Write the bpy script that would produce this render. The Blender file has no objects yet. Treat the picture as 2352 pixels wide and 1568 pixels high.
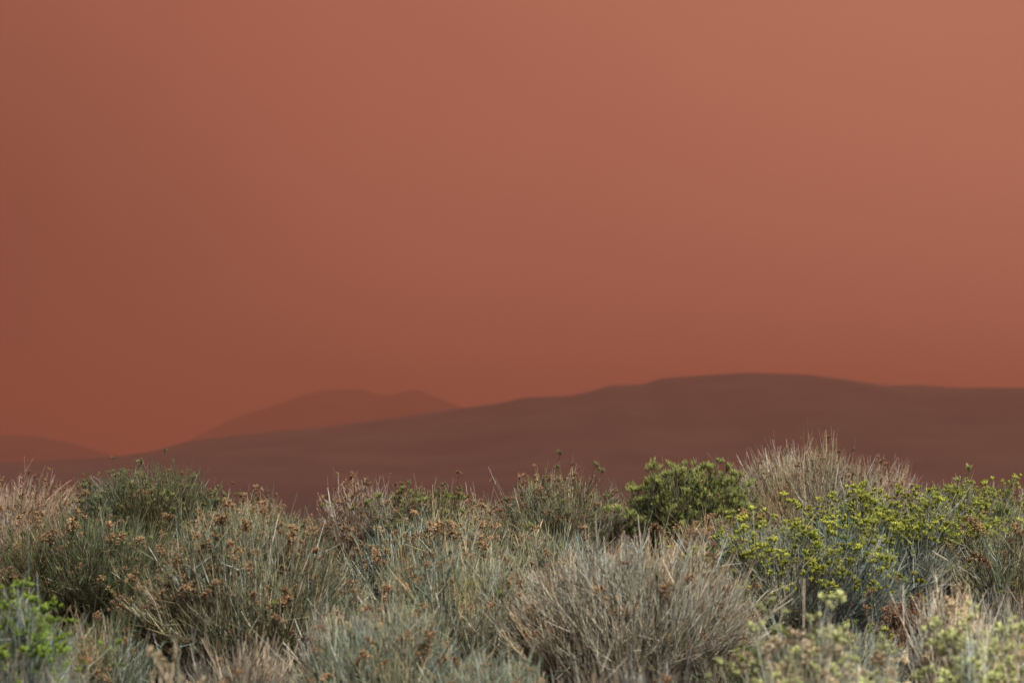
import bpy, math, random
import numpy as np

S = bpy.context.scene
C = S.collection
rng = np.random.default_rng(7)
random.seed(7)

# ------------------------------------------------------------------ camera
F = 5553.0                 # focal length in the pixels of a 2352 px wide frame
HY = 1056.0                # eye level in that frame
EYE = 1.6
cam = bpy.data.cameras.new('camera'); camo = bpy.data.objects.new('camera', cam); C.objects.link(camo)
cam.sensor_width = 36; cam.lens = 85; cam.clip_start = 0.1; cam.clip_end = 60000
camo.location = (0, 0, EYE)
camo.rotation_euler = (math.radians(90) + math.atan((HY - 784) / F), 0, 0)
cam.dof.use_dof = True; cam.dof.focus_distance = 12.5; cam.dof.aperture_fstop = 3.9
S.camera = camo

# ------------------------------------------------------------------ world: smoke bank ahead, open sky behind
SUN_EL, SUN_AZ = math.radians(49), math.radians(150)      # azimuth clockwise from +Y (behind the camera, to the right)
w = bpy.data.worlds.new('World'); S.world = w; w.use_nodes = True
nt = w.node_tree; N = nt.nodes; L = nt.links; N.clear()
def wn(t, **k):
    n = N.new(t)
    for a, b in k.items(): setattr(n, a, b)
    return n
def val(op, a, b=None, c=None, clamp=False):
    n = wn('ShaderNodeMath', operation=op, use_clamp=clamp)
    for i, v in enumerate((a, b, c)):
        if v is None: continue
        if isinstance(v, (int, float)): n.inputs[i].default_value = v
        else: L.new(v, n.inputs[i])
    return n.outputs[0]
tc = wn('ShaderNodeTexCoord'); sx = wn('ShaderNodeSeparateXYZ'); L.new(tc.outputs['Generated'], sx.inputs[0])
X_, Y_, Z_ = sx.outputs
nz = wn('ShaderNodeTexNoise'); nz.inputs['Scale'].default_value = 5.0; nz.inputs['Detail'].default_value = 5; nz.inputs['Roughness'].default_value = .5
L.new(tc.outputs['Generated'], nz.inputs['Vector'])
# smoke brightness rises to the right and upwards
g = val('MULTIPLY_ADD', X_, 1.75, .48)
g = val('ADD', g, val('MULTIPLY', Z_, 1.3))
g = val('ADD', g, val('MULTIPLY', val('SUBTRACT', nz.outputs[0], .5), .35), clamp=True)
cr = wn('ShaderNodeValToRGB'); L.new(g, cr.inputs[0]); cr.color_ramp.interpolation = 'LINEAR'
e = cr.color_ramp.elements
e[0].position = 0; e[0].color = (.18, .058, .038, 1)
e[1].position = 1; e[1].color = (.52, .195, .127, 1)
m_ = e.new(.5); m_.color = (.405, .135, .086, 1)
sky = wn('ShaderNodeTexSky', sky_type='NISHITA', sun_disc=False)
sky.sun_elevation = SUN_EL; sky.sun_rotation = SUN_AZ; sky.air_density = 1.0; sky.dust_density = 4.0; sky.ozone_density = 1.0
SKY_STRENGTH = 0.05
skb = wn('ShaderNodeVectorMath', operation='SCALE'); L.new(sky.outputs[0], skb.inputs[0]); skb.inputs['Scale'].default_value = SKY_STRENGTH
# the smoke bank covers the part of the sky the camera faces and thins out towards overhead and behind
f = val('ADD', Y_, val('MULTIPLY', Z_, -.45))
mr = wn('ShaderNodeMapRange', interpolation_type='SMOOTHSTEP'); L.new(f, mr.inputs[0])
mr.inputs['From Min'].default_value = -.1; mr.inputs['From Max'].default_value = .75
mx = wn('ShaderNodeMix', data_type='RGBA'); L.new(mr.outputs[0], mx.inputs[0]); L.new(skb.outputs[0], mx.inputs[6]); L.new(cr.outputs[0], mx.inputs[7])
bg = wn('ShaderNodeBackground'); bg.inputs[1].default_value = 1.0; L.new(mx.outputs[2], bg.inputs[0])
wo = wn('ShaderNodeOutputWorld'); L.new(bg.outputs[0], wo.inputs[0])

# ------------------------------------------------------------------ sun
sun = bpy.data.lights.new('sun', 'SUN'); suno = bpy.data.objects.new('sun', sun); C.objects.link(suno)
sun.energy = 5.0; sun.angle = math.radians(1.2); sun.color = (1.0, .95, .85)
sd = np.array([math.sin(SUN_AZ) * math.cos(SUN_EL), math.cos(SUN_AZ) * math.cos(SUN_EL), math.sin(SUN_EL)])
from mathutils import Vector, Quaternion, Matrix
suno.rotation_euler = Vector(sd).to_track_quat('Z', 'Y').to_euler()

S.view_settings.view_transform = 'Standard'; S.view_settings.look = 'None'
S.view_settings.gamma = 1; S.view_settings.use_curve_mapping = False; S.view_settings.exposure = 0.0

# ------------------------------------------------------------------ helpers
def mesh_np(name, V, Fq, Ft=None, col=None, mat=None, smooth=False):
    """numpy arrays -> mesh; Fq quads (n,4), Ft triangles (m,3), col per-vertex rgb"""
    me = bpy.data.meshes.new(name)
    V = np.asarray(V, dtype=np.float32)
    fq = np.zeros((0, 4), int) if Fq is None else np.asarray(Fq)
    ft = np.zeros((0, 3), int) if Ft is None else np.asarray(Ft)
    me.vertices.add(len(V)); me.vertices.foreach_set('co', V.ravel())
    loops = np.concatenate([fq.ravel(), ft.ravel()]).astype(np.int32)
    me.loops.add(len(loops)); me.loops.foreach_set('vertex_index', loops)
    n = len(fq) + len(ft); me.polygons.add(n)
    st = np.concatenate([np.arange(len(fq)) * 4, len(fq) * 4 + np.arange(len(ft)) * 3]).astype(np.int32)
    me.polygons.foreach_set('loop_start', st)
    me.polygons.foreach_set('use_smooth', np.full(n, smooth))
    me.update(calc_edges=True)
    if col is not None:
        a = me.color_attributes.new('Col', 'FLOAT_COLOR', 'POINT')
        c4 = np.ones((len(V), 4), np.float32); c4[:, :3] = col
        a.data.foreach_set('color', c4.ravel())
    if mat: me.materials.append(mat)
    return me

def obj(name, me, parent=None, kind=None, loc=None):
    o = bpy.data.objects.new(name, me); C.objects.link(o)
    if parent: o.parent = parent
    if kind: o['kind'] = kind
    if loc is not None: o.location = loc
    return o

def unit(v): return v / np.maximum(np.linalg.norm(v, axis=-1, keepdims=True), 1e-9)

def tubes(P, r0, r1, c0, c1, sides=3):
    """P (n,k,3) polylines -> tapered prisms. r0,r1,(n,) radii; c0,c1 (n,3) colours at base and tip"""
    n, k, _ = P.shape
    T = np.empty_like(P); T[:, 1:-1] = P[:, 2:] - P[:, :-2]; T[:, 0] = P[:, 1] - P[:, 0]; T[:, -1] = P[:, -1] - P[:, -2]
    T = unit(T)
    ref = unit(rng.normal(size=(n, 1, 3)))
    A = unit(np.cross(T, ref)); B = np.cross(T, A)
    t = np.linspace(0, 1, k)
    r = (r0[:, None] * (1 - t) + r1[:, None] * t)[:, :, None, None]
    a = np.arange(sides) * 2 * math.pi / sides
    V = P[:, :, None, :] + r * (np.cos(a)[None, None, :, None] * A[:, :, None, :] + np.sin(a)[None, None, :, None] * B[:, :, None, :])
    col = (c0[:, None, :] * (1 - t)[None, :, None] + c1[:, None, :] * t[None, :, None])[:, :, None, :].repeat(sides, 2)
    idx = np.arange(n * k * sides).reshape(n, k, sides)
    nx = np.roll(idx, -1, 2)
    q = np.stack([idx[:, :-1], nx[:, :-1], nx[:, 1:], idx[:, 1:]], -1).reshape(-1, 4)
    return V.reshape(-1, 3), q, col.reshape(-1, 3)

def bez(a, b, c, k):
    t = np.linspace(0, 1, k)[None, :, None]
    a, b, c = a[:, None], b[:, None], c[:, None]
    return (1 - t) ** 2 * a + 2 * t * (1 - t) * b + t * t * c

def bez_at(P, t):
    """point and tangent on polylines P at t (0..1), same length arrays"""
    n, k, _ = P.shape
    f = t * (k - 1); i = np.minimum(f.astype(int), k - 2); u = (f - i)[:, None]
    r = np.arange(n)
    p0, p1 = P[r, i], P[r, i + 1]
    return p0 * (1 - u) + p1 * u, unit(p1 - p0)

# ------------------------------------------------------------------ materials
def plant_mat(name, rough=.85, trans=0.0, rnd=.25):
    m = bpy.data.materials.new(name); m.use_nodes = True; t = m.node_tree; b = t.nodes['Principled BSDF']
    at = t.nodes.new('ShaderNodeAttribute'); at.attribute_name = 'Col'
    oi = t.nodes.new('ShaderNodeObjectInfo')
    nn = t.nodes.new('ShaderNodeTexNoise'); nn.inputs['Scale'].default_value = 45; nn.inputs['Detail'].default_value = 2
    gm = t.nodes.new('ShaderNodeNewGeometry'); t.links.new(gm.outputs['Position'], nn.inputs['Vector'])
    mrr = t.nodes.new('ShaderNodeMapRange'); t.links.new(nn.outputs[0], mrr.inputs[0])
    mrr.inputs['From Min'].default_value = .3; mrr.inputs['From Max'].default_value = .7
    mrr.inputs['To Min'].default_value = .75; mrr.inputs['To Max'].default_value = 1.2
    m2 = t.nodes.new('ShaderNodeMapRange'); t.links.new(oi.outputs['Random'], m2.inputs[0])
    m2.inputs['To Min'].default_value = 1 - rnd; m2.inputs['To Max'].default_value = 1 + rnd
    mu = t.nodes.new('ShaderNodeMath'); mu.operation = 'MULTIPLY'; t.links.new(mrr.outputs[0], mu.inputs[0]); t.links.new(m2.outputs[0], mu.inputs[1])
    hs = t.nodes.new('ShaderNodeHueSaturation'); t.links.new(at.outputs['Color'], hs.inputs['Color']); t.links.new(mu.outputs[0], hs.inputs['Value'])
    t.links.new(hs.outputs[0], b.inputs['Base Color'])
    b.inputs['Roughness'].default_value = rough; b.inputs['Specular IOR Level'].default_value = .25
    if trans:
        tr = t.nodes.new('ShaderNodeBsdfTranslucent'); t.links.new(hs.outputs[0], tr.inputs[0])
        ms = t.nodes.new('ShaderNodeMixShader'); ms.inputs[0].default_value = trans
        t.links.new(b.outputs[0], ms.inputs[1]); t.links.new(tr.outputs[0], ms.inputs[2])
        t.links.new(ms.outputs[0], t.nodes['Material Output'].inputs[0])
    return m
M_stem = plant_mat('plant_stem', rnd=.0)
M_wood = plant_mat('plant_wood', rnd=.2)
M_leaf = plant_mat('plant_leaf', trans=.25, rnd=.0)
M_head = plant_mat('flower_head', trans=.2, rnd=.28)

def soil_mat(name, ca, cb, cc, scale, bump=.6):
    m = bpy.data.materials.new(name); m.use_nodes = True; t = m.node_tree; b = t.nodes['Principled BSDF']
    gm = t.nodes.new('ShaderNodeNewGeometry')
    n1 = t.nodes.new('ShaderNodeTexNoise'); n1.inputs['Scale'].default_value = scale; n1.inputs['Detail'].default_value = 8; n1.inputs['Roughness'].default_value = .65
    t.links.new(gm.outputs['Position'], n1.inputs['Vector'])
    r = t.nodes.new('ShaderNodeValToRGB'); t.links.new(n1.outputs[0], r.inputs[0]); el = r.color_ramp.elements
    el[0].position = .3; el[0].color = ca + (1,); el[1].position = .7; el[1].color = cc + (1,); x = el.new(.5); x.color = cb + (1,)
    t.links.new(r.outputs[0], b.inputs['Base Color']); b.inputs['Roughness'].default_value = .95
    bp = t.nodes.new('ShaderNodeBump'); bp.inputs['Strength'].default_value = bump; t.links.new(n1.outputs[0], bp.inputs['Height']); t.links.new(bp.outputs[0], b.inputs['Normal'])
    return m
M_soil = soil_mat('desert_soil', (.035, .027, .022), (.06, .045, .034), (.10, .075, .055), 3.0)
# beyond the rise the plain is covered with dark reddish scrub
t = M_soil.node_tree; b = t.nodes['Principled BSDF']; lk = b.inputs['Base Color'].links[0].from_socket
gm = t.nodes.new('ShaderNodeNewGeometry'); sp = t.nodes.new('ShaderNodeSeparateXYZ'); t.links.new(gm.outputs['Position'], sp.inputs[0])
mp = t.nodes.new('ShaderNodeMapRange'); t.links.new(sp.outputs[1], mp.inputs[0]); mp.inputs['From Min'].default_value = 22; mp.inputs['From Max'].default_value = 140
mg = t.nodes.new('ShaderNodeMix'); mg.data_type = 'RGBA'; t.links.new(mp.outputs[0], mg.inputs[0]); t.links.new(lk, mg.inputs[6]); mg.inputs[7].default_value = (.026, .009, .006, 1)
t.links.new(mg.outputs[2], b.inputs['Base Color'])
M_hill = soil_mat('hillside', (.018, .008, .005), (.030, .014, .009), (.046, .024, .016), .009, .3)

# ------------------------------------------------------------------ ground: one sheet to the horizon, a low rise under the shrubs
def ground_z(x, y):
    x = np.asarray(x, float); y = np.asarray(y, float)
    a = np.clip((y - 3) / 14, 0, 1); z = .92 * (a * (1.6 - .6 * a))
    b = np.clip((y - 19) / 260, 0, 1); z = z - 14.5 * b * b * (3 - 2 * b) - np.clip((y - 19) / 20, 0, 1) * .8
    z = z + .035 * np.sin(x * 1.7 + 1) * np.cos(y * 1.3) + .02 * np.sin(x * 4.1 + y * 2.7)
    near = np.clip((60 - y) / 20, 0, 1)
    return z * 1.0 + (1 - near) * .6 * np.sin(x * .011 + 2) * np.cos(y * .009)
def sheet(name, xs, ys, fz, mat):
    XX, YY = np.meshgrid(xs, ys, indexing='ij'); ZZ = fz(XX, YY)
    V = np.stack([XX, YY, ZZ], -1).reshape(-1, 3)
    i = np.arange(len(xs) * len(ys)).reshape(len(xs), len(ys))
    q = np.stack([i[:-1, :-1], i[1:, :-1], i[1:, 1:], i[:-1, 1:]], -1).reshape(-1, 4)
    me = mesh_np(name, V, q, mat=mat, smooth=True)
    return me
xs = np.concatenate([-np.geomspace(9000, 8, 40), np.linspace(-7.6, 7.6, 90), np.geomspace(8, 9000, 40)])
ys = np.concatenate([[-6000, -1500, -400, -100, -30, -8], np.linspace(-3, 30, 120), np.geomspace(32, 9500, 70)])
obj('ground', sheet('ground', xs, ys, ground_z, M_soil), kind='structure')

# ------------------------------------------------------------------ hills, from ridge outlines
def hills(name, dist, pts, width, seed, rough, base=-15.0):
    r = np.random.default_rng(seed)
    px = np.array([p[0] for p in pts], float); py = np.array([p[1] for p in pts], float)
    X = np.linspace(-.9, .9, 1300) * dist
    u = 1176 + X / dist * F
    prof = np.interp(u, px, py)
    k = np.hanning(7); k /= k.sum(); prof = np.convolve(np.pad(prof, 3, mode='edge'), k, 'valid')
    H = EYE + (HY - prof) / F * dist - base
    for fq in (.004, .009, .021, .05, .12):
        H = H + rough * .003 / fq * .12 * np.sin(X * fq * 3000 / dist + r.uniform(0, 6)) * r.uniform(.6, 1.3)
    H = np.maximum(H, 3)
    Yv = np.linspace(-2.2, 2.2, 26)
    XX, TT = np.meshgrid(X, Yv, indexing='ij')
    spur = 1 + .10 * np.sin(XX / dist * 46 + 1.3 * np.sin(XX / dist * 17)) * np.exp(-((TT + .9) / .7) ** 2)
    Z = base - 1 + (H[:, None] + 1) * np.exp(-(TT / spur) ** 2 * 1.1)
    Z = Z + rough * .05 * (np.sin(XX * .03 + TT * 9) * np.sin(XX * .011 - TT * 5)) * np.exp(-TT ** 2) * np.abs(TT)
    Yw = dist + TT * width
    V = np.stack([XX, Yw, Z], -1).reshape(-1, 3)
    i = np.arange(V.shape[0]).reshape(len(X), len(Yv))
    q = np.stack([i[:-1, :-1], i[1:, :-1], i[1:, 1:], i[:-1, 1:]], -1).reshape(-1, 4)
    obj(name, mesh_np(name, V, q, mat=M_hill, smooth=True), kind='structure')
hills('near_hills', 2600, [(-4000, 1030), (-1500, 1050), (-300, 1066), (0, 1058), (180, 1052), (300, 1044), (400, 1030), (470, 1008), (560, 998), (700, 988), (860, 966), (1000, 945),
     (1080, 934), (1150, 926), (1200, 914), (1300, 912), (1345, 904), (1400, 888), (1470, 886), (1515, 872), (1580, 869), (1700, 862),
     (1850, 868), (1950, 880), (2020, 890), (2100, 887), (2200, 892), (2352, 891), (2700, 900), (3600, 940), (6000, 1010)], 520, 3, 22)
hills('middle_hills', 5600, [(-4000, 1000), (-600, 1012), (-100, 1006), (0, 1000), (70, 1000), (150, 1016), (250, 1046), (330, 1062), (700, 1075), (3000, 1070), (6000, 1060)], 600, 5, 26)
hills('far_hills', 7600, [(-4000, 1075), (300, 1070), (400, 1040), (470, 996), (550, 955), (640, 928), (700, 905), (760, 893), (830, 892), (885, 908), (960, 892),
     (1010, 914), (1060, 932), (1200, 950), (1600, 985), (2600, 1020), (6000, 1060)], 700, 9, 30)

# ------------------------------------------------------------------ smoke haze, one even volume round everything
def haze():
    x, y0, y1, z0, z1 = 9200, -6200, 9700, -20, 330
    V = [(a, b, c) for a in (-x, x) for b in (y0, y1) for c in (z0, z1)]
    q = [(0, 1, 3, 2), (4, 6, 7, 5), (0, 4, 5, 1), (2, 3, 7, 6), (0, 2, 6, 4), (1, 5, 7, 3)]
    m = bpy.data.materials.new('smoke_haze'); m.use_nodes = True; t = m.node_tree; t.nodes.clear()
    o = t.nodes.new('ShaderNodeOutputMaterial'); v = t.nodes.new('ShaderNodeVolumePrincipled')
    v.inputs['Color'].default_value = (.64, .212, .137, 1); v.inputs['Density'].default_value = .00021; v.inputs['Anisotropy'].default_value = .15
    t.links.new(v.outputs[0], o.inputs['Volume'])
    obj('haze', mesh_np('haze', V, q, mat=m), kind='stuff')
haze()

# ------------------------------------------------------------------ flower heads (shared meshes)
def spikes(O, D, Ln, W, c0, c1):
    """slender pointed bipyramids: florets, bracts"""
    n = len(O); ref = unit(rng.normal(size=(n, 3))); A = unit(np.cross(D, ref)); B = np.cross(D, A)
    m = O + D * (Ln * .62)[:, None]; tip = O + D * Ln[:, None]
    ring = [m + W[:, None] * (math.cos(a) * A + math.sin(a) * B) for a in (0, 2.094, 4.189)]
    V = np.stack([O] + ring + [tip], 1)
    i = (np.arange(n) * 5)[:, None]
    T = np.concatenate([i + np.array(t) for t in ([0, 2, 1], [0, 3, 2], [0, 1, 3], [4, 1, 2], [4, 2, 3], [4, 3, 1])], 0)
    cm = c0 * .45 + c1 * .55
    col = np.stack([c0, cm, cm, cm, c1], 1)
    return V.reshape(-1, 3), T, col.reshape(-1, 3)

HEADS = {
 # sub-heads, spread, florets, cone, length, half width, base colour, tip colour, flat
 'yellow': dict(ns=6, sp=.026, nf=16, cone=.8, ln=.019, w=.0020, c0=(.10, .15, .025), c1=(.66, .68, .13), up=.6),
 'green':  dict(ns=4, sp=.017, nf=17, cone=.8, ln=.031, w=.0017, c0=(.07, .11, .03), c1=(.52, .57, .19), up=.5),
 'dull':   dict(ns=3, sp=.012, nf=10, cone=.65, ln=.020, w=.0022, c0=(.07, .09, .03), c1=(.33, .33, .16), up=.5),
 'orange': dict(ns=5, sp=.017, nf=14, cone=1.25, ln=.015, w=.0026, c0=(.22, .13, .07), c1=(.56, .38, .21), up=.4),
 'rust':   dict(ns=4, sp=.014, nf=12, cone=1.3, ln=.013, w=.0022, c0=(.16, .09, .055), c1=(.42, .26, .155), up=.3),
 'pale':   dict(ns=5, sp=.015, nf=16, cone=1.45, ln=.015, w=.0026, c0=(.36, .26, .17), c1=(.82, .72, .49), up=.5),
 'lime':   dict(ns=5, sp=.019, nf=17, cone=1.0, ln=.017, w=.0026, c0=(.33, .38, .17), c1=(.80, .84, .42), up=.5),
 'vivid':  dict(ns=6, sp=.026, nf=17, cone=.9, ln=.018, w=.0021, c0=(.10, .19, .025), c1=(.36, .49, .08), up=.6),
 'bud':    dict(ns=1, sp=.0, nf=11, cone=1.1, ln=.011, w=.0020, c0=(.17, .09, .05), c1=(.50, .31, .18), up=.6),
}
HM = {}
for hk, h in HEADS.items():
    HM[hk] = []
    for v in range(6):
        ns = max(1, int(round(h['ns'] * rng.uniform(.7, 1.3)))) if h['ns'] > 1 else 1
        so = rng.normal(size=(ns, 3)) * h['sp']; so[:, 2] = np.abs(so[:, 2]) * h['up'] + .004 - 1.2 * (so[:, 0] ** 2 + so[:, 1] ** 2) / .05
        so[0] *= .3
        nf = h['nf']; O = so.repeat(nf, 0) + rng.normal(size=(ns * nf, 3)) * .0012
        out = unit(so * [1, 1, .2] + [0, 0, .035])
        D = unit(out.repeat(nf, 0) + rng.normal(size=(ns * nf, 3)) * h['cone'] * .55 + [0, 0, .3 if h['cone'] > 1 else .55])
        n = ns * nf
        c0 = np.array(h['c0']) * rng.uniform(.75, 1.25, (n, 1)); c1 = np.array(h['c1']) * rng.uniform(.65, 1.25, (n, 1)) * rng.uniform(.92, 1.08, (n, 3))
        V1, T1, K1 = spikes(O, D, h['ln'] * rng.uniform(.7, 1.25, n), h['w'] * rng.uniform(.7, 1.3, n), c0, c1)
        st = np.tile([[0, 0, -.03]], (ns, 1)); mid = so * [.5, .5, .0] + [0, 0, -.012]
        V2, Q2, K2 = tubes(np.stack([st, mid, so], 1), np.full(ns, .0011), np.full(ns, .0008), np.tile([[.22, .2, .13]], (ns, 1)), np.tile([h['c0']], (ns, 1)) * 1.3)
        HM[hk].append(mesh_np('flower_head_' + hk, np.concatenate([V1, V2]), Q2 + len(V1), T1, np.concatenate([K1, K2]), M_head))

# ------------------------------------------------------------------ shrub
PAL = {
 # wood, shoot colours (three), leaf colours (two)
 'bluegreen': dict(wood=(.17, .155, .145), sh=((.24, .30, .26), (.36, .41, .365), (.38, .37, .27)), lf=((.22, .28, .255), (.31, .37, .34))),
 'darkgreen': dict(wood=(.13, .11, .09), sh=((.08, .105, .055), (.13, .155, .085), (.22, .175, .11)), lf=((.085, .125, .05), (.145, .19, .09))),
 'olive':     dict(wood=(.20, .18, .17), sh=((.17, .185, .105), (.28, .285, .175), (.42, .36, .235)), lf=((.12, .14, .075), (.175, .19, .105))),
 'greygreen': dict(wood=(.21, .195, .175), sh=((.22, .25, .165), (.38, .41, .29), (.46, .40, .27)), lf=((.17, .205, .125), (.25, .28, .175))),
 'tan':       dict(wood=(.23, .205, .19), sh=((.38, .32, .22), (.49, .43, .31), (.26, .255, .16)), lf=((.19, .185, .12), (.28, .25, .17))),
 'drypink':   dict(wood=(.23, .19, .175), sh=((.38, .28, .21), (.47, .38, .30), (.30, .265, .19)), lf=((.20, .19, .13), (.26, .23, .16))),
 'palegrey':  dict(wood=(.33, .30, .28), sh=((.56, .59, .49), (.74, .72, .60), (.66, .58, .46)), lf=((.44, .48, .38), (.54, .56, .45))),  # front shrubs: pale plants, with near flash brightness also put into the colour
 'green':     dict(wood=(.19, .16, .13), sh=((.11, .15, .07), (.17, .20, .11), (.25, .21, .15)), lf=((.08, .125, .045), (.13, .18, .07))),
 'straw':     dict(wood=(.25, .225, .20), sh=((.36, .335, .25), (.50, .49, .395), (.44, .34, .235)), lf=((.27, .275, .20), (.36, .34, .25))),
 'woody':     dict(wood=(.20, .18, .155), sh=((.235, .205, .165), (.36, .33, .27), (.29, .23, .155)), lf=((.2, .2, .15), (.2, .2, .15))),
 'brown':     dict(wood=(.15, .10, .07), sh=((.22, .13, .075), (.28, .17, .10), (.18, .12, .08)), lf=((.22, .11, .05), (.30, .16, .08))),
}
SHRUBS = []
def shrub(label, cx, wd, top, Y, pal, heads, nshoot=700, ntwig=5200, nleaf=9000, nb=16, lean=(0, 0), ry=None, thick=1.0,
          spread=1.25, stalks=0, stalkhead='bud', hs=1.0, twig_len=.13, name='shrub', cat='shrub', group='desert shrubs on the rise', lone=0, up=.5, flat=.72):
    X = (cx - 1176) / F * Y; gz = float(ground_z(X, Y)); Zt = EYE + (HY - top) / F * Y
    H = Zt - gz; R = wd / 2 / F * Y; Ry = ry or R * .8
    R = R * 1.06; thick = thick * .9; Ry = ry or R * .8; nshoot = int(nshoot * 1.12); ntwig = int(ntwig * .92); nleaf = int(nleaf * .72)
    root = obj(name, None, loc=(X, Y, gz)); root.empty_display_size = .1
    root['label'] = label; root['category'] = cat; root['group'] = group
    P_ = PAL[pal]
    ph = rng.uniform(0, 6.28, 6); am = rng.uniform(.06, .15, 6)
    def dome(th, fi, fr):
        lump = 1 + am[0] * np.sin(2 * th + ph[0]) + am[1] * np.sin(3 * th + ph[1] + 3 * fi) + am[2] * np.sin(5 * th + ph[2] - 4 * fi) + am[3] * np.sin(9 * th + 7 * fi + ph[3])
        s = np.sin(fi) ** .9; c = np.cos(fi) ** flat
        z = H * .95 * c * (.6 + .4 * lump)
        x = R * s * np.cos(th) * lump; y = Ry * s * np.sin(th) * lump
        p = np.stack([x, y, z], -1) * fr[:, None]
        p[:, 0] += lean[0] * p[:, 2] / H; p[:, 1] += lean[1] * p[:, 2] / H
        return p
    def rdir(n):
        th = rng.uniform(0, 2 * math.pi, n); fi = np.arccos(rng.uniform(math.cos(spread), 1, n)); return th, fi
    # woody branches
    th1, fi1 = rdir(nb); e1 = dome(th1, fi1, rng.uniform(.5, .72, nb))
    b0 = np.stack([rng.normal(0, .05 + .06 * R, nb), rng.normal(0, .05 + .06 * R, nb), np.full(nb, -.03)], -1)
    c1 = b0 + (e1 - b0) * np.array([.62, .62, .35]) + rng.normal(0, .04, (nb, 3))
    B1 = bez(b0, c1, e1, 7); B1[:, 1:-1] += rng.normal(0, .008, (nb, 5, 3))
    wood = np.array(P_['wood'])
    for j in range(nb):
        wc = (wood * rng.uniform(.8, 1.25))[None]
        V, q, k = tubes(B1[j:j + 1], np.array([rng.uniform(.007, .012)]) * thick, np.array([.0028]) * thick, wc * .8, wc * 1.05, 5)
        obj('branch', mesh_np('branch', V, q, None, k, M_wood), root)
    # hidden-scale secondary boughs
    VV, QQ, KK = [], [], []
    off = 0
    def add(V, q, k):
        nonlocal off
        VV.append(V); QQ.append(q + off); KK.append(k); off += len(V)
    tint = rng.uniform(.72, 1.25, (nb, 1)) * (1 + rng.normal(0, 1, (nb, 1)) * np.array([[.09, .0, -.09]]))
    sh = np.array(P_['sh'])
    def shootcol(n, par, j=1.0):
        a = rng.choice(3, n, p=[.42, .36, .22]); base = sh[a]
        dead = rng.random(n) < .09; base = np.where(dead[:, None], np.array([[.62, .58, .49]]) * (.55 if pal in ('darkgreen', 'green', 'brown') else 1), base)
        return base * tint[par] * rng.uniform(.5, 1.4, (n, 1)) * rng.uniform(.96, 1.04, (n, 3))
    d1 = unit(e1 / [max(R, .01), max(Ry, .01), H])
    # shoots
    th2, fi2 = rdir(nshoot); e2 = dome(th2, fi2, np.clip(rng.normal(.91, .085, nshoot), .5, 1.0))
    d2 = unit(e2 / [R, Ry, H]); sim = d2 @ d1.T + rng.normal(0, .06, (nshoot, nb)); par = sim.argmax(1)
    s2, t2 = bez_at(B1[par], rng.uniform(.08, .88, nshoot))
    ln = np.linalg.norm(e2 - s2, axis=1, keepdims=True)
    c2 = s2 + (t2 * .55 + unit(e2 - s2) * .45) * ln * .5 + np.array([0, 0, -.12]) * ln + rng.normal(0, .014, (nshoot, 3))
    wild = rng.random(nshoot) < .10
    e2 = e2 + wild[:, None] * rng.normal(0, .11, (nshoot, 3)) * [1, 1, .55]
    e2b = e2 + np.array([0, 0, 1]) * ln * .06; e2b[:, 2] = np.maximum(e2b[:, 2], .02)
    B2 = bez(s2, c2, e2b, 5); B2[:, 1:-1] += rng.normal(0, .005, (nshoot, 3, 3))
    col = shootcol(nshoot, par)
    V, q, k = tubes(B2, rng.uniform(.0020, .0038, nshoot) * thick, np.full(nshoot, .0014) * thick, wood * .5 + col * .5, col)
    add(V, q, k)
    # twigs
    pi = rng.integers(0, nshoot, ntwig); s3, t3 = bez_at(B2[pi], rng.uniform(.35, .99, ntwig) ** .55)
    L3 = .68 * twig_len * rng.uniform(.4, 1.3, ntwig)[:, None]
    D3 = unit(t3 + rng.normal(0, 1, (ntwig, 3)) * rng.choice([.25, .42, .8], ntwig, p=[.5, .36, .14])[:, None] + [0, 0, up * .4])
    e3 = s3 + D3 * L3 + np.array([0, 0, 1]) * L3 * .18
    c3 = s3 + unit(D3 * .6 + t3 * .4 + rng.normal(0, .12, (ntwig, 3))) * L3 * .5
    e3 = e3 + rng.normal(0, .006, e3.shape)
    # keep twigs above ground, inside outline (loosely)
    B3 = np.stack([s3, e3], 1); c3c = shootcol(ntwig, par[pi])
    V, q, k = tubes(B3, rng.uniform(.0011, .0021, ntwig) * thick, np.full(ntwig, .0007) * thick, c3c * .92, c3c * 1.05)
    add(V, q, k)
    # long stalks rising out of the crown
    tipsS = None
    if stalks:
        th, fi = rdir(stalks); fi = fi * .8; e = dome(th, fi, rng.uniform(.95, 1.16, stalks)); s = dome(th, fi * .8, rng.uniform(.35, .6, stalks))
        e[:, 0] += rng.normal(0, .03, stalks)
        mid = (s + e) / 2 + rng.normal(0, .02, (stalks, 3)); B = bez(s, mid, e, 6); cc = np.array(P_['sh'][1]) * rng.uniform(.9, 1.3, (stalks, 1)) * [1.08, .95, .85]
        V, q, k = tubes(B, np.full(stalks, .0026) * thick, np.full(stalks, .0016) * thick, cc, cc); add(V, q, k)
        nf = stalks * 2; pj = rng.integers(0, stalks, nf); s_, t_ = bez_at(B[pj], rng.uniform(.55, .9, nf))
        e_ = s_ + unit(t_ + rng.normal(0, .4, (nf, 3)) + [0, 0, .3]) * rng.uniform(.04, .12, (nf, 1))
        V, q, k = tubes(bez(s_, (s_ + e_) / 2 + rng.normal(0, .006, (nf, 3)), e_, 3), np.full(nf, .0017) * thick, np.full(nf, .0010) * thick, cc[pj], cc[pj]); add(V, q, k)
        tipsS = (np.concatenate([e, e_]), np.concatenate([unit(e - mid), unit(e_ - s_)]))
    o = obj('stems', mesh_np('stems', np.concatenate(VV), np.concatenate(QQ), None, np.concatenate(KK), M_stem), root, 'stuff')
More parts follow.
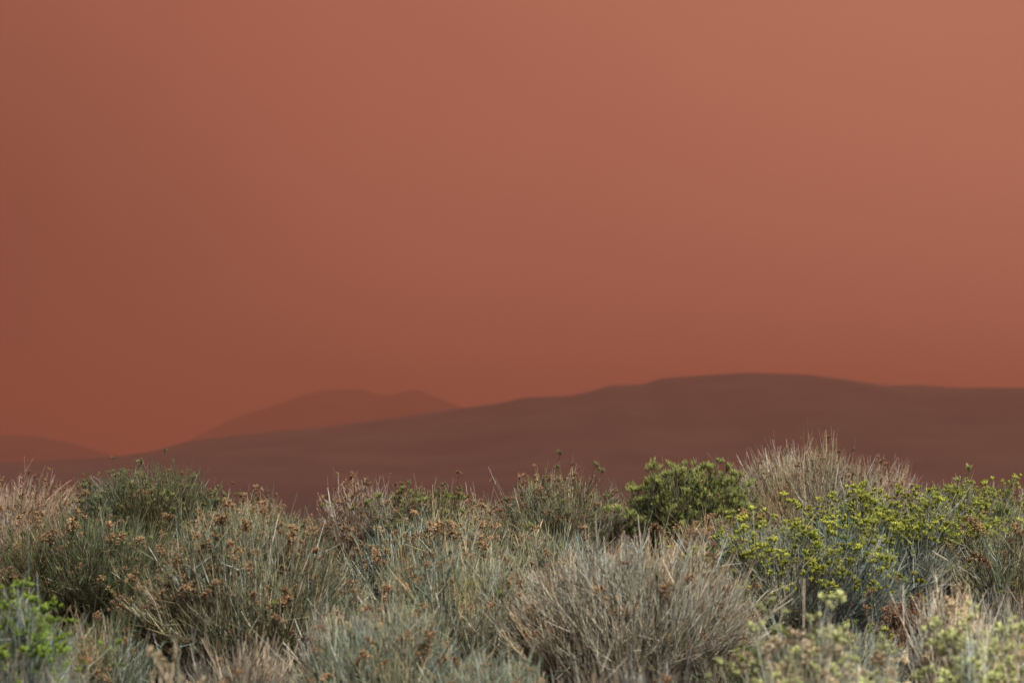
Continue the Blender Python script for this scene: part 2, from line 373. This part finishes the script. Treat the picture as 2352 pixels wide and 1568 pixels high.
    # leaves: narrow, thread-like, ascending
    if nleaf:
        nl1 = int(nleaf * .3); a = rng.integers(0, nshoot, nl1); b = rng.integers(0, ntwig, nleaf - nl1)
        p1, q1 = bez_at(B2[a], rng.uniform(.35, 1, nl1)); p2, q2 = bez_at(B3[b], rng.uniform(.1, 1, nleaf - nl1))
        p = np.concatenate([p1, p2]); t = np.concatenate([q1, q2]); n = len(p)
        D = unit(t + rng.normal(0, .45, (n, 3)) + [0, 0, .15]); Ln = rng.uniform(.018, .045, n)[:, None]
        W = unit(np.cross(D, rng.normal(size=(n, 3)))) * rng.uniform(.0010, .0019, n)[:, None] * thick
        droop = np.array([0, 0, -1]) * Ln * .08
        V = np.stack([p - W, p + W, p + D * Ln + droop], 1).reshape(-1, 3)
        q = np.arange(n * 3).reshape(n, 3)
        lf = np.array(P_['lf']); mixv = rng.uniform(0, 1, (n, 1)); pc = np.concatenate([par[a], par[pi[b]]])
        lc = (lf[0] * mixv + lf[1] * (1 - mixv)) * tint[pc] * rng.uniform(.8, 1.25, (n, 1))
        obj('leaves', mesh_np('leaves', V, None, q, lc.repeat(3, 0), M_leaf), root, 'stuff')
    # flower heads at the tips of shoots
    tips = np.concatenate([e2b, e3]); dirs = np.concatenate([unit(e2b - c2), unit(e3 - c3)])
    nrm = (tips - [0, 0, 0]) / [R, Ry, H]; rad = np.linalg.norm(nrm, axis=1)
    ok = np.where((rad > .84) & (tips[:, 2] > H * .3) & (tips[:, 1] < Ry * .55))[0]
    rng.shuffle(ok); used = []
    nh = 0
    for hk, cnt, zmin, size in heads:
        got = 0
        for i in ok:
            if got >= cnt: break
            if i in used or tips[i, 2] < H * zmin: continue
            used.append(i)
            me = HM[hk][rng.integers(0, 6)]
            ho = bpy.data.objects.new('flower_head', me); C.objects.link(ho); ho.parent = root
            ho.location = tips[i] + dirs[i] * .004
            d = unit(dirs[i] * .6 + np.array([0, 0, .6]))
            ho.rotation_mode = 'QUATERNION'; ho.rotation_quaternion = Vector(d).to_track_quat('Z', 'Y') @ Quaternion((0, 0, 1), rng.uniform(0, 6.28))
            s_ = 1.2 * size * hs * rng.uniform(.65, 1.3); ho.scale = (s_, s_, s_ * rng.uniform(.8, 1.1) * (.75 if hk == 'yellow' else 1)); got += 1; nh += 1
    if tipsS:
        for e_, d_ in zip(*tipsS):
            if rng.random() < .85:
                ho = bpy.data.objects.new('flower_head', HM[stalkhead][rng.integers(0, 6)]); C.objects.link(ho); ho.parent = root
                ho.location = e_; ho.rotation_mode = 'QUATERNION'; ho.rotation_quaternion = Vector(d_).to_track_quat('Z', 'Y'); s_ = hs * rng.uniform(1.0, 1.7) * (1.25 if stalkhead == 'bud' else .8); ho.scale = (s_, s_, s_)
    SHRUBS.append((X, Y, R, Ry))
    return root

# ---- back row along the crest, left to right
shrub('reddish dry shrub with thin seed stalks at the far left end of the skyline', 20, 330, 1105, 16.5, 'drypink', [('bud', 60, .3, 1.4), ('rust', 16, .3, 1.0)], stalks=34, nleaf=5000)
shrub('low pinkish twiggy shrub just left of the round green skyline shrub', 150, 190, 1150, 16.8, 'drypink', [('bud', 40, .3, 1.2), ('rust', 14, .5, .9)], nshoot=400, ntwig=2600, nleaf=3000, stalks=10)
shrub('round dark green shrub with green bud tips, the big dome on the left skyline', 345, 400, 1082, 15.0, 'darkgreen', [('dull', 240, .45, 1.0), ('green', 30, .4, .6), ('orange', 20, .3, .9)], nshoot=1300, ntwig=10000, nleaf=22000)
shrub('small rusty seedheaded shrub right of the round green skyline shrub', 575, 190, 1152, 15.5, 'tan', [('rust', 60, .5, 1.1), ('green', 16, .4, .7), ('bud', 20, .5, 1.2)], nshoot=420, ntwig=2600, nleaf=3500, stalks=14, stalkhead='rust')
shrub('lowest skyline shrub, greyish green with small pale tips', 690, 180, 1200, 15.5, 'olive', [('dull', 60, .5, .9), ('rust', 20, .5, .8)], nshoot=420, ntwig=2600, nleaf=4500)
shrub('shrub of bare tan stalks leaning left on the skyline left of centre', 845, 190, 1115, 15.2, 'drypink', [('bud', 60, .4, 1.4), ('rust', 26, .3, 1.0), ('green', 4, .5, 1.0)], nshoot=450, ntwig=2400, nleaf=2200, stalks=26, lean=(-.06, 0))
shrub('skyline shrub dotted with yellow green tips beside the bare tan stalks', 970, 210, 1128, 15.0, 'olive', [('green', 34, .35, .9), ('rust', 70, .4, 1.0), ('dull', 30, .5, 1.0)], nshoot=520, ntwig=3400, nleaf=5000, stalks=10, stalkhead='dull')
shrub('thin open shrub with a row of upright stalks between two fuller skyline shrubs', 1100, 130, 1150, 15.3, 'tan', [('bud', 30, .5, 1.5)], nshoot=260, ntwig=1300, nleaf=1600, stalks=20, nb=10)
shrub('broad tan and green domed shrub on the skyline at centre', 1280, 270, 1098, 15.2, 'olive', [('rust', 90, .4, .9), ('dull', 60, .5, 1.1), ('bud', 50, .5, 1.3)], nshoot=900, ntwig=6200, nleaf=8000, stalks=20, stalkhead='bud')
shrub('tiny bare grey twiggy bush between the centre dome and the green flowered shrub', 1415, 70, 1130, 15.5, 'drypink', [('bud', 14, .4, 1.2), ('dull', 4, .5, 1.0)], nshoot=90, ntwig=500, nleaf=500, stalks=5, nb=6)
shrub('bright green shrub with crowded green flower tufts on the skyline', 1580, 285, 1076, 15.0, 'green', [('green', 250, .38, 1.1), ('yellow', 14, .3, .5), ('rust', 10, .3, .9)], nshoot=900, ntwig=6000, nleaf=12000)
shrub('tallest skyline shrub, a broom of dry tan stems with a few seedheads', 1850, 370, 1044, 15.4, 'tan', [('bud', 60, .3, 1.2), ('rust', 24, .3, .8), ('orange', 16, .6, .7)], nshoot=2000, ntwig=9500, nleaf=5500, stalks=40, stalkhead='rust', twig_len=.17, up=1.1)
shrub('pinkish bare fan of stems spreading right behind the yellow flowered shrub', 1995, 200, 1080, 15.9, 'drypink', [('bud', 26, .3, 1.1)], nshoot=700, ntwig=3200, nleaf=600, stalks=20, twig_len=.17, lean=(.08, 0))
shrub('yellow tufted grey green shrub at the right end of the skyline', 2230, 250, 1122, 14.2, 'greygreen', [('yellow', 120, .35, .8), ('green', 40, .5, 1.0), ('orange', 24, .3, .9)], nshoot=800, ntwig=5200, nleaf=8000, stalks=8, stalkhead='yellow')
shrub('olive shrub with drying yellow and rust heads cut by the right edge', 2385, 200, 1135, 14.8, 'tan', [('rust', 50, .35, 1.0), ('yellow', 40, .35, .7), ('dull', 20, .5, 1.0)], nshoot=500, ntwig=3400, nleaf=5000, stalks=8, stalkhead='rust')
# ---- behind the crest
shrub('dark blurred shrub tip showing behind the right skyline shrub', 2305, 70, 1104, 26, 'brown', [('rust', 20, .4, 1.0)], nshoot=200, ntwig=1500, nleaf=1500, nb=8)
shrub('brown blurred shrub glimpsed in the gap left of the centre dome', 1150, 110, 1148, 22, 'brown', [('rust', 20, .4, 1.0)], nshoot=260, ntwig=1500, nleaf=1500, nb=8)
shrub('brown blurred shrub glimpsed in the gap left of the green flowered shrub', 1450, 130, 1205, 21, 'brown', [('rust', 20, .4, 1.0)], nshoot=260, ntwig=1500, nleaf=1500, nb=8)
# ---- second rank
shrub('reddish brown dry shrub at the left edge below the skyline', -10, 260, 1190, 14.0, 'drypink', [('orange', 26, .4, 1.1), ('rust', 26, .4, 1.1)], nshoot=500, ntwig=3800, nleaf=5000)
shrub('wide dark green shrub below the round dome, sprinkled with rusty heads', 205, 520, 1198, 12.0, 'darkgreen', [('orange', 30, .35, 1.0), ('rust', 22, .4, .9), ('dull', 30, .4, .8), ('yellow', 6, .3, .5)], nshoot=1700, ntwig=12000, nleaf=20000, stalks=8, stalkhead='orange')
shrub('small olive shrub crowned with orange heads behind the woody left centre shrub', 500, 200, 1192, 13.2, 'olive', [('orange', 50, .6, 1.0), ('green', 10, .5, .8)], nshoot=600, ntwig=4000, nleaf=6500)
shrub('large olive woody shrub left of centre with orange heads along its crown', 590, 540, 1208, 10.1, 'olive', [('orange', 120, .6, .95), ('rust', 24, .4, .9), ('green', 8, .5, .8)], nshoot=2200, ntwig=13500, nleaf=16000, nb=34, stalks=10, stalkhead='orange', twig_len=.15)
shrub('grey green shrub leaning right under a ridge of orange heads', 950, 330, 1212, 12.2, 'greygreen', [('orange', 90, .7, 1.1), ('rust', 20, .5, 1.0), ('green', 6, .3, .9)], nshoot=1000, ntwig=5600, nleaf=8000, lean=(.14, 0), twig_len=.16)
shrub('brownish green low shrub in front of the thin upright stalks', 1130, 190, 1205, 13.4, 'olive', [('rust', 50, .4, 1.0), ('green', 10, .3, .8)], nshoot=500, ntwig=3400, nleaf=5000)
shrub('pale green upright shrub just below the centre dome', 1250, 210, 1232, 12.2, 'greygreen', [('orange', 26, .4, .9), ('green', 14, .4, .8)], nshoot=600, ntwig=3800, nleaf=6500, nb=14)
shrub('clump of orange seedheads on tall stalks below the green flowered shrub', 1650, 250, 1212, 12.8, 'tan', [('orange', 60, .5, 1.0), ('rust', 30, .4, .9)], nshoot=520, ntwig=2800, nleaf=3600, stalks=22, stalkhead='orange')
# ---- third rank
shrub('large blue grey shrub covered with yellow flowers, its left half', 1810, 520, 1222, 11.0, 'bluegreen', [('yellow', 240, .6, 1.2), ('rust', 16, .3, .9)], nshoot=2000, ntwig=12000, nleaf=18000, lean=(-.02, 0), twig_len=.14)
shrub('blue grey shrub with dense yellow flowers behind the larger yellow flowered one', 2060, 470, 1150, 12.8, 'bluegreen', [('yellow', 260, .66, 1.2), ('orange', 14, .3, .9)], nshoot=1300, ntwig=7600, nleaf=14000)
shrub('dark grey green shrub with loose bare purplish wood at the right edge', 2340, 330, 1215, 11.6, 'olive', [('yellow', 40, .4, .8), ('orange', 14, .4, 1.3)], nshoot=1100, ntwig=6000, nleaf=9500, nb=36, lean=(.05, 0), stalks=6, stalkhead='orange')
shrub('pale dry twiggy shrub filling the right centre, tan with few orange heads', 1450, 600, 1252, 9.4, 'straw', [('orange', 26, .3, .8), ('rust', 40, .3, .8), ('dull', 14, .3, .9)], nshoot=2300, ntwig=13500, nleaf=8000, nb=36, twig_len=.12)
shrub('soft grey green shrub at centre with scattered orange heads', 1060, 450, 1276, 9.6, 'greygreen', [('orange', 70, .3, .85), ('green', 10, .4, .8)], nshoot=1800, ntwig=11000, nleaf=14000, nb=22)
# ---- front rank
shrub('blue grey shrub with lime flower tufts in the bottom left corner', -10, 330, 1385, 7.8, 'bluegreen', [('vivid', 150, .74, .85), ('orange', 30, .3, .8)], nshoot=900, ntwig=5000, nleaf=9000, lean=(.05, 0), twig_len=.14, thick=.85)
shrub('small grey olive shrub between the lime tufted shrub and the woody one', 225, 250, 1452, 8.6, 'olive', [('dull', 14, .4, .7), ('orange', 8, .4, .8)], nshoot=600, ntwig=4200, nleaf=7000, thick=.85)
shrub('rust coloured dead bush in front of the yellow flowered shrub', 2095, 130, 1405, 10.6, 'brown', [('rust', 90, .3, .9), ('orange', 30, .3, .8)], nshoot=300, ntwig=2200, nleaf=3500)
shrub('low green leafy shrub with yellow tufts beside the pale dry twiggy shrub', 1770, 170, 1470, 8.9, 'green', [('green', 36, .3, .7), ('yellow', 16, .3, .6)], nshoot=320, ntwig=2200, nleaf=4200, thick=.85)
shrub('whitish upright dry shrub with tan seedheads near the bottom right', 2180, 170, 1400, 8.4, 'palegrey', [('pale', 24, .6, .42), ('bud', 20, .4, .9)], nshoot=700, ntwig=3400, nleaf=2500, stalks=16, stalkhead='pale', twig_len=.13, up=1.3, thick=1.0, spread=.9, hs=.8)
shrub('grey green shrub spraying up from the bottom edge left of centre', 890, 370, 1400, 8.2, 'greygreen', [('orange', 50, .4, .75)], nshoot=1100, ntwig=5200, nleaf=7500, twig_len=.14, thick=.85)
shrub('blurred pale shrub with tan and lime heads along the bottom right edge', 1880, 440, 1464, 6.9, 'palegrey', [('pale', 90, .66, .78), ('lime', 170, .55, .85)], nshoot=900, ntwig=3600, nleaf=5000, thick=.8, up=1.2)
shrub('blurred pale green shrub with lime flower heads in the bottom right corner', 2290, 340, 1436, 7.0, 'palegrey', [('lime', 220, .55, .85), ('pale', 26, .6, .75)], nshoot=900, ntwig=3600, nleaf=6000, thick=.8)
shrub('sparse blurred whitish stalks rising from the bottom edge at left', 400, 150, 1530, 6.2, 'palegrey', [('pale', 4, .6, .9)], nshoot=60, ntwig=260, nleaf=260, thick=.9, stalks=9, stalkhead='pale', nb=6, hs=.42)
shrub('low blurred shrub with cream and orange heads on the bottom edge', 560, 210, 1545, 6.4, 'greygreen', [('pale', 10, .5, .6), ('orange', 26, .5, .7)], nshoot=220, ntwig=1200, nleaf=1800, thick=.8, nb=10)
shrub('low orange headed shrub at the bottom edge below the lime tufted one', 150, 260, 1560, 6.6, 'tan', [('orange', 60, .4, .8), ('green', 10, .4, .6)], nshoot=320, ntwig=1600, nleaf=2400, thick=.8)

# ---- fillers low between the ranks
shrub('squat olive shrub in the dark hollow below the wide dark green one', 330, 240, 1410, 10.2, 'darkgreen', [('orange', 14, .3, .8)], nshoot=600, ntwig=4200, nleaf=6500)
shrub('tangle of bare grey purple branches at the foot of the woody left centre shrub', 560, 300, 1500, 8.6, 'woody', [('orange', 12, .4, .8)], nshoot=620, ntwig=3600, nleaf=600, nb=30, spread=1.45)
shrub('bare brown grey tangle leaning on the grey green shrub at centre', 775, 200, 1420, 9.3, 'woody', [('orange', 16, .4, .8), ('rust', 10, .4, .8)], nshoot=560, ntwig=3000, nleaf=1200, nb=24)
shrub('low grey green twiggy shrub on the bottom edge right of the spraying one', 1160, 300, 1525, 7.8, 'greygreen', [('orange', 24, .4, .75), ('rust', 16, .4, .7)], nshoot=760, ntwig=4400, nleaf=5000, thick=.85)
shrub('grey broken twig mound on the bottom edge at right centre', 1450, 420, 1535, 7.4, 'woody', [('rust', 10, .4, .7)], nshoot=900, ntwig=5200, nleaf=900, nb=30, spread=1.5, thick=.85)
shrub('tan twiggy shrub leaning left in front of the yellow flowered shrub', 1650, 200, 1440, 9.3, 'straw', [('rust', 20, .4, .8), ('orange', 10, .4, .7)], nshoot=480, ntwig=2800, nleaf=2200, lean=(-.04, 0))
shrub('grey blue low shrub under the yellow flowered shrub, few flowers', 1960, 200, 1470, 9.4, 'bluegreen', [('yellow', 26, .4, .8), ('rust', 14, .4, .8)], nshoot=600, ntwig=3800, nleaf=6000)
shrub('bare purplish fan of twigs at the right edge under the dark olive shrub', 2330, 220, 1370, 9.6, 'woody', [('yellow', 8, .4, .7)], nshoot=520, ntwig=2600, nleaf=500, nb=28, spread=1.45)

# ------------------------------------------------------------------ litter and dry grass between the shrubs
def litter(name, n, x0, x1, y0, y1, zl, cols, ln, r, upv, label, cat):
    yy = rng.uniform(y0, y1, n); xx = rng.uniform(-1, 1, n) * (.24 * yy + .6)
    p = np.stack([xx, yy, ground_z(xx, yy) + .002], -1)
    d = rng.normal(size=(n, 3)); d[:, 2] = np.abs(d[:, 2]) * upv + .05; d = unit(d)
    l_ = rng.uniform(.4, 1.2, (n, 1)) * ln
    c = p + d * l_ * .5 + rng.normal(0, .012, (n, 3)); e_ = p + d * l_ * [1, 1, .9] + rng.normal(0, .02, (n, 3))
    P = bez(p, c, e_, 3); P[:, :, 2] = np.maximum(P[:, :, 2], ground_z(P[:, :, 0], P[:, :, 1]) + .002)
    cc = np.array(cols)[rng.integers(0, len(cols), n)] * rng.uniform(.7, 1.2, (n, 1))
    V, q, k = tubes(P, rng.uniform(.6, 1.3, n) * r, np.full(n, r * .4), cc, cc)
    o = obj(name, mesh_np(name, V, q, None, k, M_stem), None, 'stuff'); o['label'] = label; o['category'] = cat
litter('fallen_twigs', 12000, 0, 0, 5, 18.5, .02, [(.14, .12, .11), (.20, .175, .155), (.10, .08, .07)], .17, .0022, .35, 'grey fallen twigs lying on the soil under the shrubs', 'twigs')
litter('dry_grass', 12000, 0, 0, 5, 18.5, .02, [(.19, .18, .11), (.13, .14, .08), (.24, .20, .13)], .22, .0013, 2.2, 'thin dry grass growing low between the shrubs', 'grass')
